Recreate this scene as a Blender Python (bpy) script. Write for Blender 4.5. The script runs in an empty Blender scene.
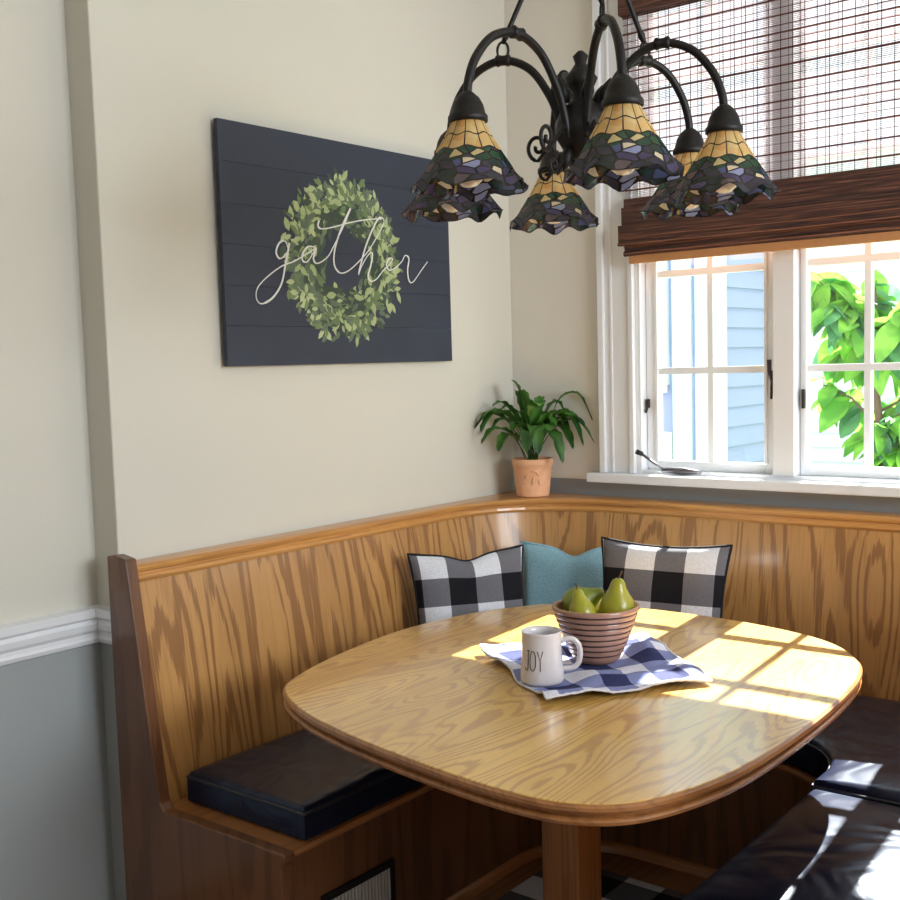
import bpy, bmesh, math, random
from math import sin, cos, pi, radians, atan2, hypot, sqrt
from mathutils import Vector, Matrix, noise
random.seed(7)
scene = bpy.context.scene
COL = scene.collection

# ------------------------------------------------------------------ camera
F = 1119.7
R = ((0.7809723821, 0.6239222972, -0.0283391164),
     (0.0336024040, -0.0872824196, -0.9956167223),
     (-0.6236609791, 0.7765969008, -0.0891304482))
cam_data = bpy.data.cameras.new('camera')
cam = bpy.data.objects.new('camera', cam_data)
COL.objects.link(cam)
right, down, fwd = Vector(R[0]), Vector(R[1]), Vector(R[2])
m = Matrix.Identity(4)
for i in range(3):
    m[i][0] = right[i]; m[i][1] = -down[i]; m[i][2] = -fwd[i]
m[0][3], m[1][3], m[2][3] = 2.4298, -3.4170, 1.47
cam.matrix_world = m
cam_data.sensor_width = 36
cam_data.lens = F*36/900
cam_data.shift_y = 14.2/900
cam_data.clip_start = 0.05
cam_data.clip_end = 200
scene.camera = cam

# ------------------------------------------------------------------ world, sun, exposure
world = bpy.data.worlds.new('sky'); scene.world = world; world.use_nodes = True
bg = world.node_tree.nodes['Background']
bg.inputs[0].default_value = (0.82, 0.90, 1.0, 1); bg.inputs[1].default_value = 1.6
sun_data = bpy.data.lights.new('sun', 'SUN'); sun_data.energy = 28; sun_data.angle = radians(0.6)
sun_data.color = (1.0, 0.95, 0.86)
sun = bpy.data.objects.new('sun', sun_data); COL.objects.link(sun)
sun.location = (0, 6, 8)
sun.rotation_euler = Vector((0.09, -1.0, -0.85)).to_track_quat('-Z', 'Y').to_euler()

def area(name, loc, aim, sx, sy, power, col):
    d = bpy.data.lights.new(name, 'AREA'); d.shape = 'RECTANGLE'; d.size = sx; d.size_y = sy
    d.energy = power; d.color = col
    o = bpy.data.objects.new(name, d); COL.objects.link(o); o.location = loc
    o.rotation_euler = (Vector(aim)-Vector(loc)).to_track_quat('-Z', 'Y').to_euler()
    return o
# unseen fill lights added behind and beside the viewer to brighten the room
area('fill_back', (3.2, -6.3, 1.7), (1.2, 0, 1.2), 2.0, 1.4, 5, (0.95, 0.97, 1.0))
area('fill_right', (4.65, -1.7, 2.0), (0, -1.7, 1.7), 1.8, 1.1, 77, (0.89, 0.95, 1.0))
vs = scene.view_settings
vs.view_transform = 'Standard'; vs.look = 'None'; vs.gamma = 1; vs.use_curve_mapping = False
vs.exposure = 0.5

# ------------------------------------------------------------------ materials
def nm(name):
    mt = bpy.data.materials.new(name); mt.use_nodes = True
    nt = mt.node_tree
    return mt, nt, nt.nodes['Principled BSDF']
def lin(c):
    return tuple(((x/255)/12.92 if x/255 <= .04045 else (((x/255)+.055)/1.055)**2.4) for x in c) + (1,)
def node(nt, t, **kw):
    n = nt.nodes.new(t)
    for k, v in kw.items():
        if k.startswith('i_'):
            key = k[2:]; n.inputs[int(key) if key.isdigit() else key.replace('_', ' ')].default_value = v
        else: setattr(n, k, v)
    return n
def math_(nt, op, a, b=None, clamp=False):
    n = nt.nodes.new('ShaderNodeMath'); n.operation = op; n.use_clamp = clamp
    for i, v in enumerate((a, b)):
        if v is None: continue
        if isinstance(v, (int, float)): n.inputs[i].default_value = v
        else: nt.links.new(v, n.inputs[i])
    return n.outputs[0]
def mixc(nt, f, a, b):
    n = nt.nodes.new('ShaderNodeMix'); n.data_type = 'RGBA'
    for s, v in ((n.inputs[0], f), (n.inputs[6], a), (n.inputs[7], b)):
        if isinstance(v, (int, float, tuple)): s.default_value = v
        else: nt.links.new(v, s)
    return n.outputs[2]
def plain(name, c, rough=.5, metal=0, coat=0, bump=0, bscale=60, var=0.06, spec=None):
    mt, nt, b = nm(name)
    tc = node(nt, 'ShaderNodeTexCoord'); nz = node(nt, 'ShaderNodeTexNoise'); nz.inputs['Scale'].default_value = bscale
    nt.links.new(tc.outputs['Object'], nz.inputs['Vector'])
    c = lin(c); c2 = tuple(x*(1-var*3) for x in c[:3]) + (1,)
    nt.links.new(mixc(nt, nz.outputs[0], c, c2), b.inputs['Base Color'])
    b.inputs['Roughness'].default_value = rough; b.inputs['Metallic'].default_value = metal
    b.inputs['Coat Weight'].default_value = coat
    if spec is not None: b.inputs['Specular IOR Level'].default_value = spec
    if bump:
        bp = node(nt, 'ShaderNodeBump'); bp.inputs['Strength'].default_value = bump; bp.inputs['Distance'].default_value = .002
        nt.links.new(nz.outputs[0], bp.inputs['Height']); nt.links.new(bp.outputs[0], b.inputs['Normal'])
    return mt
def ramp(nt, fac, stops, interp='LINEAR'):
    r = nt.nodes.new('ShaderNodeValToRGB'); cr = r.color_ramp; cr.interpolation = interp
    while len(cr.elements) < len(stops): cr.elements.new(.5)
    for e, (p, c) in zip(cr.elements, stops): e.position = p; e.color = c
    nt.links.new(fac, r.inputs[0]); return r.outputs[0]
def wood(name, light, dark, su=3.2, sv=.45, bands=9, rough=.35, coat=.3, amount=.8, coat_rough=.12):
    """oak; UV in metres, grain along V"""
    mt, nt, b = nm(name)
    uv = node(nt, 'ShaderNodeUVMap')
    mp = node(nt, 'ShaderNodeMapping'); mp.inputs['Scale'].default_value = (su, sv, 1)
    nt.links.new(uv.outputs[0], mp.inputs[0])
    n1 = node(nt, 'ShaderNodeTexNoise'); n1.inputs['Scale'].default_value = 1.6; n1.inputs['Detail'].default_value = 1.2; n1.inputs['Roughness'].default_value = .35
    n1.inputs['Distortion'].default_value = .25
    nt.links.new(mp.outputs[0], n1.inputs['Vector'])
    s = math_(nt, 'SINE', math_(nt, 'MULTIPLY', n1.outputs[0], bands*6.283))
    mp2 = node(nt, 'ShaderNodeMapping'); mp2.inputs['Scale'].default_value = (120, 4.5, 1)
    nt.links.new(uv.outputs[0], mp2.inputs[0])
    n2 = node(nt, 'ShaderNodeTexNoise'); n2.inputs['Scale'].default_value = 1; n2.inputs['Detail'].default_value = 3
    nt.links.new(mp2.outputs[0], n2.inputs['Vector'])
    v = math_(nt, 'ADD', s, math_(nt, 'MULTIPLY', math_(nt, 'SUBTRACT', n2.outputs[0], .5), 4.2))
    W = (1,1,1,1); K = (0,0,0,1)
    mask = ramp(nt, math_(nt, 'MULTIPLY', math_(nt, 'ADD', v, 1.6), .3125), [(.58, K), (.74, W)])
    mp3 = node(nt, 'ShaderNodeMapping'); mp3.inputs['Scale'].default_value = (5, .7, 1)
    nt.links.new(uv.outputs[0], mp3.inputs[0])
    n3 = node(nt, 'ShaderNodeTexNoise'); n3.inputs['Scale'].default_value = 1; nt.links.new(mp3.outputs[0], n3.inputs['Vector'])
    L = lin(light); D = lin(dark); L2 = tuple(L[i]*.72+D[i]*.2 for i in range(3)) + (1,)
    base = mixc(nt, ramp(nt, n3.outputs[0], [(.35, K), (.7, W)]), L, L2)
    col = mixc(nt, math_(nt, 'MULTIPLY', mask, amount), base, D)
    fine = ramp(nt, n2.outputs[0], [(.3, (.78,.74,.7,1)), (.5, W)])
    mm = nt.nodes.new('ShaderNodeMix'); mm.data_type = 'RGBA'; mm.blend_type = 'MULTIPLY'; mm.inputs[0].default_value = .8
    nt.links.new(col, mm.inputs[6]); nt.links.new(fine, mm.inputs[7])
    nt.links.new(mm.outputs[2], b.inputs['Base Color'])
    b.inputs['Roughness'].default_value = rough; b.inputs['Coat Weight'].default_value = coat; b.inputs['Coat Roughness'].default_value = coat_rough
    bp = node(nt, 'ShaderNodeBump'); bp.inputs['Strength'].default_value = .12; bp.inputs['Distance'].default_value = .001
    nt.links.new(mask, bp.inputs['Height']); nt.links.new(bp.outputs[0], b.inputs['Normal'])
    return mt
def gingham(name, n, c_white, c_mid, c_black, rough=.85, off=0.0, offv=None):
    """buffalo check in UV 0..1 with n squares across"""
    mt, nt, b = nm(name)
    uv = node(nt, 'ShaderNodeUVMap'); sp = node(nt, 'ShaderNodeSeparateXYZ'); nt.links.new(uv.outputs[0], sp.inputs[0])
    def stripe(o, ph):
        fr = math_(nt, 'FRACT', math_(nt, 'ADD', math_(nt, 'MULTIPLY', o, n/2), ph))
        return math_(nt, 'GREATER_THAN', fr, .5)
    a = stripe(sp.outputs[0], off); c = stripe(sp.outputs[1], off if offv is None else offv)
    sm = math_(nt, 'MULTIPLY', math_(nt, 'ADD', a, c), .5)
    col = ramp(nt, sm, [(0, lin(c_white)), (.33, lin(c_mid)), (.75, lin(c_black))], 'CONSTANT')
    nz = node(nt, 'ShaderNodeTexNoise'); nz.inputs['Scale'].default_value = 260
    tc = node(nt, 'ShaderNodeTexCoord'); nt.links.new(tc.outputs['Object'], nz.inputs['Vector'])
    mm = nt.nodes.new('ShaderNodeMix'); mm.data_type = 'RGBA'; mm.blend_type = 'MULTIPLY'; mm.inputs[0].default_value = .5
    nt.links.new(col, mm.inputs[6]); nt.links.new(ramp(nt, nz.outputs[0], [(.3, (.6,.6,.62,1)), (.6, (1,1,1,1))]), mm.inputs[7])
    nt.links.new(mm.outputs[2], b.inputs['Base Color']); b.inputs['Roughness'].default_value = rough
    b.inputs['Specular IOR Level'].default_value = .2
    bp = node(nt, 'ShaderNodeBump'); bp.inputs['Strength'].default_value = .3; bp.inputs['Distance'].default_value = .001
    nt.links.new(nz.outputs[0], bp.inputs['Height']); nt.links.new(bp.outputs[0], b.inputs['Normal'])
    return mt
def wall_paint(name, upper, lower=None, zsplit=.8):
    mt, nt, b = nm(name)
    geo = node(nt, 'ShaderNodeNewGeometry'); sp = node(nt, 'ShaderNodeSeparateXYZ'); nt.links.new(geo.outputs['Position'], sp.inputs[0])
    nz = node(nt, 'ShaderNodeTexNoise'); nz.inputs['Scale'].default_value = 180; nt.links.new(geo.outputs['Position'], nz.inputs['Vector'])
    if lower:
        nt.links.new(mixc(nt, math_(nt, 'GREATER_THAN', sp.outputs[2], zsplit), lin(lower), lin(upper)), b.inputs['Base Color'])
    else: b.inputs['Base Color'].default_value = lin(upper)
    b.inputs['Roughness'].default_value = .7; b.inputs['Specular IOR Level'].default_value = .25
    bp = node(nt, 'ShaderNodeBump'); bp.inputs['Strength'].default_value = .06; bp.inputs['Distance'].default_value = .001
    nt.links.new(nz.outputs[0], bp.inputs['Height']); nt.links.new(bp.outputs[0], b.inputs['Normal'])
    return mt
def leather(name, c):
    mt, nt, b = nm(name)
    tc = node(nt, 'ShaderNodeTexCoord')
    n1 = node(nt, 'ShaderNodeTexNoise'); n1.inputs['Scale'].default_value = 4.5; n1.inputs['Detail'].default_value = 1.5; n1.inputs['Distortion'].default_value = 1.6
    n2 = node(nt, 'ShaderNodeTexVoronoi'); n2.inputs['Scale'].default_value = 420
    for n in (n1, n2): nt.links.new(tc.outputs['Object'], n.inputs['Vector'])
    b.inputs['Base Color'].default_value = lin(c); b.inputs['Roughness'].default_value = .3
    b.inputs['Specular IOR Level'].default_value = .5; b.inputs['Specular Tint'].default_value = (.62, .76, 1, 1)  # blue specular tint stands in for reflected sky
    b1 = node(nt, 'ShaderNodeBump'); b1.inputs['Strength'].default_value = .55; b1.inputs['Distance'].default_value = .03
    b2 = node(nt, 'ShaderNodeBump'); b2.inputs['Strength'].default_value = .18; b2.inputs['Distance'].default_value = .0006
    nt.links.new(n1.outputs[0], b1.inputs['Height']); nt.links.new(n2.outputs[0], b2.inputs['Height'])
    nt.links.new(b1.outputs[0], b2.inputs['Normal']); nt.links.new(b2.outputs[0], b.inputs['Normal'])
    return mt
def pane_glass(name):
    mt = bpy.data.materials.new(name); mt.use_nodes = True; nt = mt.node_tree; nt.nodes.clear()
    out = node(nt, 'ShaderNodeOutputMaterial'); mx = node(nt, 'ShaderNodeMixShader')
    tr = node(nt, 'ShaderNodeBsdfTransparent'); tr.inputs[0].default_value = (.96, .98, .98, 1)
    gl = node(nt, 'ShaderNodeBsdfGlossy'); gl.inputs['Roughness'].default_value = .02
    mx.inputs[0].default_value = .05; nt.links.new(tr.outputs[0], mx.inputs[1]); nt.links.new(gl.outputs[0], mx.inputs[2])
    nt.links.new(mx.outputs[0], out.inputs[0]); return mt
def stained(name):
    """leaded art glass; U = angle 0..1, V = 0 top .. 1 rim"""
    mt = bpy.data.materials.new(name); mt.use_nodes = True; nt = mt.node_tree; nt.nodes.clear()
    out = node(nt, 'ShaderNodeOutputMaterial')
    uv = node(nt, 'ShaderNodeUVMap'); sp = node(nt, 'ShaderNodeSeparateXYZ'); nt.links.new(uv.outputs[0], sp.inputs[0])
    U, V = sp.outputs[0], sp.outputs[1]
    K = (0,0,0,1); Wt = (1,1,1,1)
    # wavy boundary between amber panels and the floral mosaic
    wav = math_(nt, 'MULTIPLY', math_(nt, 'SINE', math_(nt, 'MULTIPLY', U, 6.283*8)), .022)
    Vb = math_(nt, 'SUBTRACT', V, wav)
    low = math_(nt, 'GREATER_THAN', Vb, .47)
    # amber with lead
    fu = math_(nt, 'ABSOLUTE', math_(nt, 'SUBTRACT', math_(nt, 'FRACT', math_(nt, 'MULTIPLY', U, 12)), .5))
    leadu = math_(nt, 'GREATER_THAN', fu, .455)
    leadv = math_(nt, 'LESS_THAN', math_(nt, 'ABSOLUTE', math_(nt, 'SUBTRACT', Vb, .25)), .010)
    leadb = math_(nt, 'LESS_THAN', math_(nt, 'ABSOLUTE', math_(nt, 'SUBTRACT', Vb, .47)), .012)
    cmb = node(nt, 'ShaderNodeCombineXYZ'); nt.links.new(math_(nt, 'MULTIPLY', U, 20), cmb.inputs[0]); nt.links.new(math_(nt, 'MULTIPLY', V, 9), cmb.inputs[1])
    vo = node(nt, 'ShaderNodeTexVoronoi'); vo.voronoi_dimensions = '2D'; vo.inputs['Scale'].default_value = 1; nt.links.new(cmb.outputs[0], vo.inputs['Vector'])
    ve = node(nt, 'ShaderNodeTexVoronoi'); ve.voronoi_dimensions = '2D'; ve.feature = 'DISTANCE_TO_EDGE'; ve.inputs['Scale'].default_value = 1; nt.links.new(cmb.outputs[0], ve.inputs['Vector'])
    sc = node(nt, 'ShaderNodeSeparateColor'); nt.links.new(vo.outputs['Color'], sc.inputs[0])
    flower = ramp(nt, sc.outputs[0], [(0, lin((34,60,58))), (.14, lin((78,90,140))), (.26, lin((150,160,205))), (.34, lin((54,54,74))), (.52, lin((96,84,92))), (.66, lin((28,44,46))), (.80, lin((226,216,190))), (.87, lin((70,64,104)))], 'CONSTANT')
    leaf = ramp(nt, sc.outputs[0], [(0, lin((34,74,58))), (.3, lin((26,56,54))), (.55, lin((52,92,66))), (.75, lin((66,66,82))), (.92, lin((210,200,150)))], 'CONSTANT')
    amb = ramp(nt, sc.outputs[1], [(0, lin((232,196,124))), (.5, lin((240,216,156))), (1, lin((228,176,104)))])
    mos = mixc(nt, math_(nt, 'GREATER_THAN', Vb, .66), leaf, flower)
    col = mixc(nt, low, amb, mos)
    leadm = math_(nt, 'LESS_THAN', ve.outputs['Distance'], .085)
    lead = math_(nt, 'ADD', math_(nt, 'MULTIPLY', leadm, low), math_(nt, 'MULTIPLY', math_(nt, 'MAXIMUM', leadu, leadv), math_(nt, 'SUBTRACT', 1, low)))
    lead = math_(nt, 'MAXIMUM', lead, leadb, True)
    col = mixc(nt, lead, col, (.012,.012,.012,1))
    tl = node(nt, 'ShaderNodeBsdfTranslucent'); df = node(nt, 'ShaderNodeBsdfDiffuse'); gl = node(nt, 'ShaderNodeBsdfGlossy')
    gl.inputs['Roughness'].default_value = .12
    for n in (tl, df): nt.links.new(col, n.inputs[0])
    m1 = node(nt, 'ShaderNodeMixShader'); m1.inputs[0].default_value = .5; nt.links.new(tl.outputs[0], m1.inputs[1]); nt.links.new(df.outputs[0], m1.inputs[2])
    m2 = node(nt, 'ShaderNodeMixShader'); m2.inputs[0].default_value = .07; nt.links.new(m1.outputs[0], m2.inputs[1]); nt.links.new(gl.outputs[0], m2.inputs[2])
    nt.links.new(m2.outputs[0], out.inputs[0]); return mt
def leafmat(name, c1, c2, trans=.35, rough=.4):
    mt, nt, b = nm(name)
    tc = node(nt, 'ShaderNodeTexCoord'); nz = node(nt, 'ShaderNodeTexNoise'); nz.inputs['Scale'].default_value = 9; nt.links.new(tc.outputs['Object'], nz.inputs['Vector'])
    col = ramp(nt, nz.outputs[0], [(.35, lin(c1)), (.65, lin(c2))]); nt.links.new(col, b.inputs['Base Color'])
    b.inputs['Roughness'].default_value = rough
    out = nt.nodes['Material Output']; tl = node(nt, 'ShaderNodeBsdfTranslucent'); nt.links.new(col, tl.inputs[0])
    mx = node(nt, 'ShaderNodeMixShader'); mx.inputs[0].default_value = trans
    nt.links.new(b.outputs[0], mx.inputs[1]); nt.links.new(tl.outputs[0], mx.inputs[2]); nt.links.new(mx.outputs[0], out.inputs[0])
    return mt

M = dict(
    oak=wood('oak_panel', (198,148,88), (124,78,42), su=4.2, sv=.5, bands=11, amount=.7),
    oak_table=wood('oak_table', (230,184,96), (168,114,52), su=5.0, sv=1.1, bands=15, rough=.3, coat=1.0, amount=.62, coat_rough=.14),
    oak_trim=wood('oak_trim', (212,154,86), (150,96,48), su=14, sv=.6, bands=5, amount=.4, coat=.5),
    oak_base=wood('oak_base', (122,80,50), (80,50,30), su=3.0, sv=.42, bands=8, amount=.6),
    oak_edge=wood('oak_edge', (176,118,66), (110,64,32), su=14, sv=.6, bands=5, amount=.4, coat=.5),
    wall=wall_paint('greige_wall', (222,219,211)),
    wall_split=wall_paint('two_tone_wall', (212,210,200), (158,164,166)),
    wall_low=wall_paint('window_wall_paint', (222,219,211), (150,156,160), 1.045),
    white=plain('white_trim', (234,237,242), .4, bscale=8, var=.01),
    sash=plain('white_sash', (240,243,248), .35, bscale=8, var=.01),
    ceil=plain('ceiling_white', (238,236,228), .8, bscale=8, var=.01),
    floor=wood('floor_oak', (150,104,62), (92,58,32), su=8, sv=.8, bands=5, amount=.5),
    leather=leather('black_leather', (22,29,52)),  # black leather; blue in the base colour imitates sky sheen
    piping=plain('dark_piping', (52,54,62), .35),
    iron=plain('dark_bronze', (24,21,21), .5, metal=.3, bump=.4, bscale=120),
    art=stained('art_glass'),
    glass=pane_glass('window_glass'),
    navy=plain('navy_board', (50,57,76), .6, bscale=6, var=.12),
    navy_groove=plain('navy_edge', (26,30,38), .7),
    chalk=plain('white_lettering', (236,238,238), .6),
    ceramic=plain('cream_ceramic', (216,211,214), .22, coat=.4, var=.02),
    ink=plain('black_ink', (30,26,28), .5),
    bowl=plain('bowl_wood', (168,128,112), .3, coat=.4, bscale=25, var=.08),
    bowl_in=plain('bowl_inside', (190,146,108), .4, bscale=25, var=.08),
    pear=plain('green_pear', (166,164,42), .35, coat=.2, bscale=30, var=.12),
    pear2=plain('dark_green_pear', (132,146,40), .35, coat=.2, bscale=30, var=.12),
    groove=plain('dark_groove', (62,40,34), .6),
    stem=plain('pear_stem', (84,60,34), .7),
    terra=plain('terracotta', (246,190,150), .75, bump=.8, bscale=40, var=.06),
    soil=plain('dark_soil', (44,34,26), .95, bump=1, bscale=120),
    lily=leafmat('lily_leaf', (38,80,38), (92,146,62), .25, .3),
    tree=leafmat('garden_leaf', (84,150,54), (150,205,84), .55, .5),
    tree2=leafmat('garden_leaf_blue', (60,120,80), (110,170,120), .5, .5),
    bark=plain('bark', (96,80,62), .9, bump=1),
    reed=plain('pale_reed', (222,206,212), .6, bscale=60, var=.12),
    slat=plain('dark_bamboo', (112,60,50), .6, bscale=30, var=.15),
    thread=plain('dark_thread', (52,36,34), .8),
    fold=None, rail=plain('tan_bamboo_rail', (196,140,92), .55), rail_dark=plain('brown_bamboo_edge', (150,96,72), .55),
    teal=plain('teal_knit', (146,192,212), .9, bump=1.2, bscale=160, var=.12),
    blackcloth=plain('black_cloth', (26,26,32), .9),
    pillow=gingham('pillow_check', 4.4, (222,226,236), (112,112,120), (26,26,32), off=.85, offv=.28),
    pillow_b=gingham('pillow_check_b', 4.4, (222,226,236), (112,112,120), (26,26,32), off=.47, offv=.28),
    napkin=gingham('napkin_check', 6, (226,228,244), (134,142,190), (50,56,100), off=.25),
    rug=gingham('rug_check', 14, (200,198,200), (92,90,94), (24,24,26)),
    lace=plain('white_fringe', (228,228,238), .8),
    metal=plain('grey_metal', (120,118,124), .35, metal=.8),
    darkmetal=plain('dark_latch', (54,46,50), .4, metal=.5),
    ventwhite=plain('vent_white', (214,210,204), .4),
    black=plain('vent_black', (18,18,18), .5),
    siding=plain('blue_grey_siding', (158,166,212), .8, bscale=3, var=.03),
    siding_w=plain('cream_siding', (232,236,226), .8, bscale=3, var=.02),
    trimboard=plain('pale_green_trim', (206,226,226), .8, bscale=3, var=.02),
    housewin=plain('grey_blue_house_window', (128,152,186), .2),
    lawn=plain('lawn', (140,170,100), .95, bscale=4, var=.15),
    bulb=plain('frosted_bulb', (238,236,230), .15, coat=.6, var=.01),
)
def fold_mat():
    mt, nt, b = nm('folded_bamboo')
    tc = node(nt, 'ShaderNodeTexCoord'); mp = node(nt, 'ShaderNodeMapping'); mp.inputs['Scale'].default_value = (7, 7, 260); nt.links.new(tc.outputs['Object'], mp.inputs[0])
    nz = node(nt, 'ShaderNodeTexNoise'); nz.inputs['Scale'].default_value = 1; nz.inputs['Detail'].default_value = 3; nt.links.new(mp.outputs[0], nz.inputs['Vector'])
    col = ramp(nt, nz.outputs[0], [(.32, lin((44,28,26))), (.55, lin((86,52,42))), (.72, lin((132,88,66)))])
    nt.links.new(col, b.inputs['Base Color']); b.inputs['Roughness'].default_value = .6
    bp = node(nt, 'ShaderNodeBump'); bp.inputs['Strength'].default_value = .5; bp.inputs['Distance'].default_value = .002
    nt.links.new(nz.outputs[0], bp.inputs['Height']); nt.links.new(bp.outputs[0], b.inputs['Normal'])
    return mt
M['fold'] = fold_mat()

# ------------------------------------------------------------------ mesh helpers
class MB:
    def __init__(s): s.v = []; s.f = []; s.uv = []
    def add(s, verts, faces, uvs=None):
        o = len(s.v); s.v += [tuple(v) for v in verts]
        for i, f in enumerate(faces):
            s.f.append([o+k for k in f]); s.uv.append(uvs[i] if uvs else None)
        return s
    def box(s, x0, x1, y0, y1, z0, z1):
        v = [(x, y, z) for z in (z0, z1) for y in (y0, y1) for x in (x0, x1)]
        return s.add(v, [(0,2,3,1), (4,5,7,6), (0,1,5,4), (2,6,7,3), (0,4,6,2), (1,3,7,5)])
    def tube(s, pts, r, n=10, cap=True, closed=False):
        pts = [Vector(p) for p in pts]; N = len(pts)
        rs = r if isinstance(r, (list, tuple)) else [r]*N
        up = None; rings = []
        for i, p in enumerate(pts):
            if closed: t = (pts[(i+1) % N]-pts[i-1]).normalized()
            else: t = (pts[min(i+1, N-1)]-pts[max(i-1, 0)]).normalized()
            if up is None: up = Vector((0,0,1)) if abs(t.z) < .9 else Vector((1,0,0))
            a = t.cross(up)
            if a.length < 1e-6: a = t.cross(Vector((1,0,0)))
            a.normalize(); b_ = t.cross(a).normalized(); up = -b_ if (-b_).dot(up) > 0 else b_
            rings.append([p+(a*cos(2*pi*k/n)+b_*sin(2*pi*k/n))*rs[i] for k in range(n)])
        V = [q for rg in rings for q in rg]; Fc = []
        for i in range(N if closed else N-1):
            j = (i+1) % N
            for k in range(n):
                l = (k+1) % n; Fc.append((i*n+k, i*n+l, j*n+l, j*n+k))
        if cap and not closed:
            Fc.append(tuple(range(n))[::-1]); Fc.append(tuple((N-1)*n+k for k in range(n)))
        return s.add(V, Fc)
    def lathe(s, prof, n=32, c=(0,0,0), capb=True, capt=False, uvs=False):
        V = []; Fc = []; UV = []
        for (r, z) in prof:
            for k in range(n): V.append((c[0]+r*cos(2*pi*k/n), c[1]+r*sin(2*pi*k/n), c[2]+z))
        P = len(prof)
        for i in range(P-1):
            for k in range(n):
                l = (k+1) % n; Fc.append((i*n+k, i*n+l, (i+1)*n+l, (i+1)*n+k))
                UV.append([(k/n, i/(P-1)), ((k+1)/n, i/(P-1)), ((k+1)/n, (i+1)/(P-1)), (k/n, (i+1)/(P-1))])
        if capb: Fc.append(tuple(range(n))[::-1]); UV.append([(0,0)]*n)
        if capt: Fc.append(tuple((P-1)*n+k for k in range(n))); UV.append([(0,0)]*n)
        return s.add(V, Fc, UV if uvs else None)
    def build(s, name, mat, parent=None, smooth=False, grain=None, bevel=0, loc=None, rot=None, sub=0, angle=None):
        me = bpy.data.meshes.new(name); me.from_pydata(s.v, [], s.f); me.update()
        if any(u is not None for u in s.uv):
            ul = me.uv_layers.new(name='UVMap')
            for p, u in zip(me.polygons, s.uv):
                if u:
                    for li, c in zip(p.loop_indices, u): ul.data[li].uv = c
        elif grain is not None:
            ul = me.uv_layers.new(name='UVMap'); g = 'xyz'.index(grain); oth = [i for i in range(3) if i != g]
            for p in me.polygons:
                for li in p.loop_indices:
                    co = me.vertices[me.loops[li].vertex_index].co
                    ul.data[li].uv = (co[oth[0]]+co[oth[1]], co[g])
        me.materials.append(mat)
        if smooth:
            for p in me.polygons: p.use_smooth = True
        o = bpy.data.objects.new(name, me); COL.objects.link(o)
        if parent: o.parent = parent
        if loc: o.location = loc
        if rot: o.rotation_euler = rot
        if bevel:
            b = o.modifiers.new('bevel', 'BEVEL'); b.width = bevel; b.segments = 2; b.limit_method = 'ANGLE'
        if sub:
            b = o.modifiers.new('subsurf', 'SUBSURF'); b.levels = sub; b.render_levels = sub
        if smooth and angle:
            try: me.set_sharp_from_angle(angle=radians(angle))
            except Exception: pass
        return o
def grid(fn, nu, nv, uvfn=None, closed_u=False):
    """faces of a parametric surface"""
    V = [fn(i/nu, j/nv) for j in range(nv+1) for i in range(nu+(0 if closed_u else 1))]
    W = nu if closed_u else nu+1; Fc = []; UV = []
    for j in range(nv):
        for i in range(nu):
            i2 = (i+1) % W if closed_u else i+1
            Fc.append((j*W+i, j*W+i2, (j+1)*W+i2, (j+1)*W+i))
            q = [(i/nu, j/nv), ((i+1)/nu, j/nv), ((i+1)/nu, (j+1)/nv), (i/nu, (j+1)/nv)]
            UV.append([uvfn(*t) for t in q] if uvfn else q)
    return V, Fc, UV
def thing(name, label, cat, loc=(0,0,0), group=None):
    o = bpy.data.objects.new(name, None); COL.objects.link(o); o.location = loc; o.empty_display_size = .1
    o['label'] = label; o['category'] = cat
    if group: o['group'] = group
    return o
def tag(o, label, cat, group=None):
    o['label'] = label; o['category'] = cat
    if group: o['group'] = group
    return o
def struct(o, label=None):
    o['kind'] = 'structure'
    if label: o['label'] = label
    return o
def off(v, o): return tuple(v[i]-o[i] for i in range(3))
def catmull(pts, n=6, closed=False):
    P = [Vector(p) for p in pts]; N = len(P); out = []
    for i in range(N if closed else N-1):
        if closed: a, b, c, d = P[i-1], P[i], P[(i+1) % N], P[(i+2) % N]
        else: a, b, c, d = P[max(i-1, 0)], P[i], P[i+1], P[min(i+2, N-1)]
        for k in range(n):
            t = k/n
            out.append(.5*((2*b)+(c-a)*t+(2*a-5*b+4*c-d)*t*t+(3*b-a-3*c+d)*t**3))
    if not closed: out.append(P[-1])
    return out
def upath(x0, x1, yb, r, yend, na=12, ns=10, nb=10):
    """U plan path, left end -> back -> right end; same point count for every call"""
    pts = []
    for i in range(ns): pts.append((x0, yend+(yb-r-yend)*i/ns))
    for i in range(na): a = pi-(pi/2)*i/na; pts.append((x0+r+r*cos(a), yb-r+r*sin(a)))
    for i in range(nb): pts.append((x0+r+(x1-x0-2*r)*i/nb, yb))
    for i in range(na): a = pi/2-(pi/2)*i/na; pts.append((x1-r+r*cos(a), yb-r+r*sin(a)))
    for i in range(ns+1): pts.append((x1, yb-r+(yend-yb+r)*i/ns))
    return pts
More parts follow.
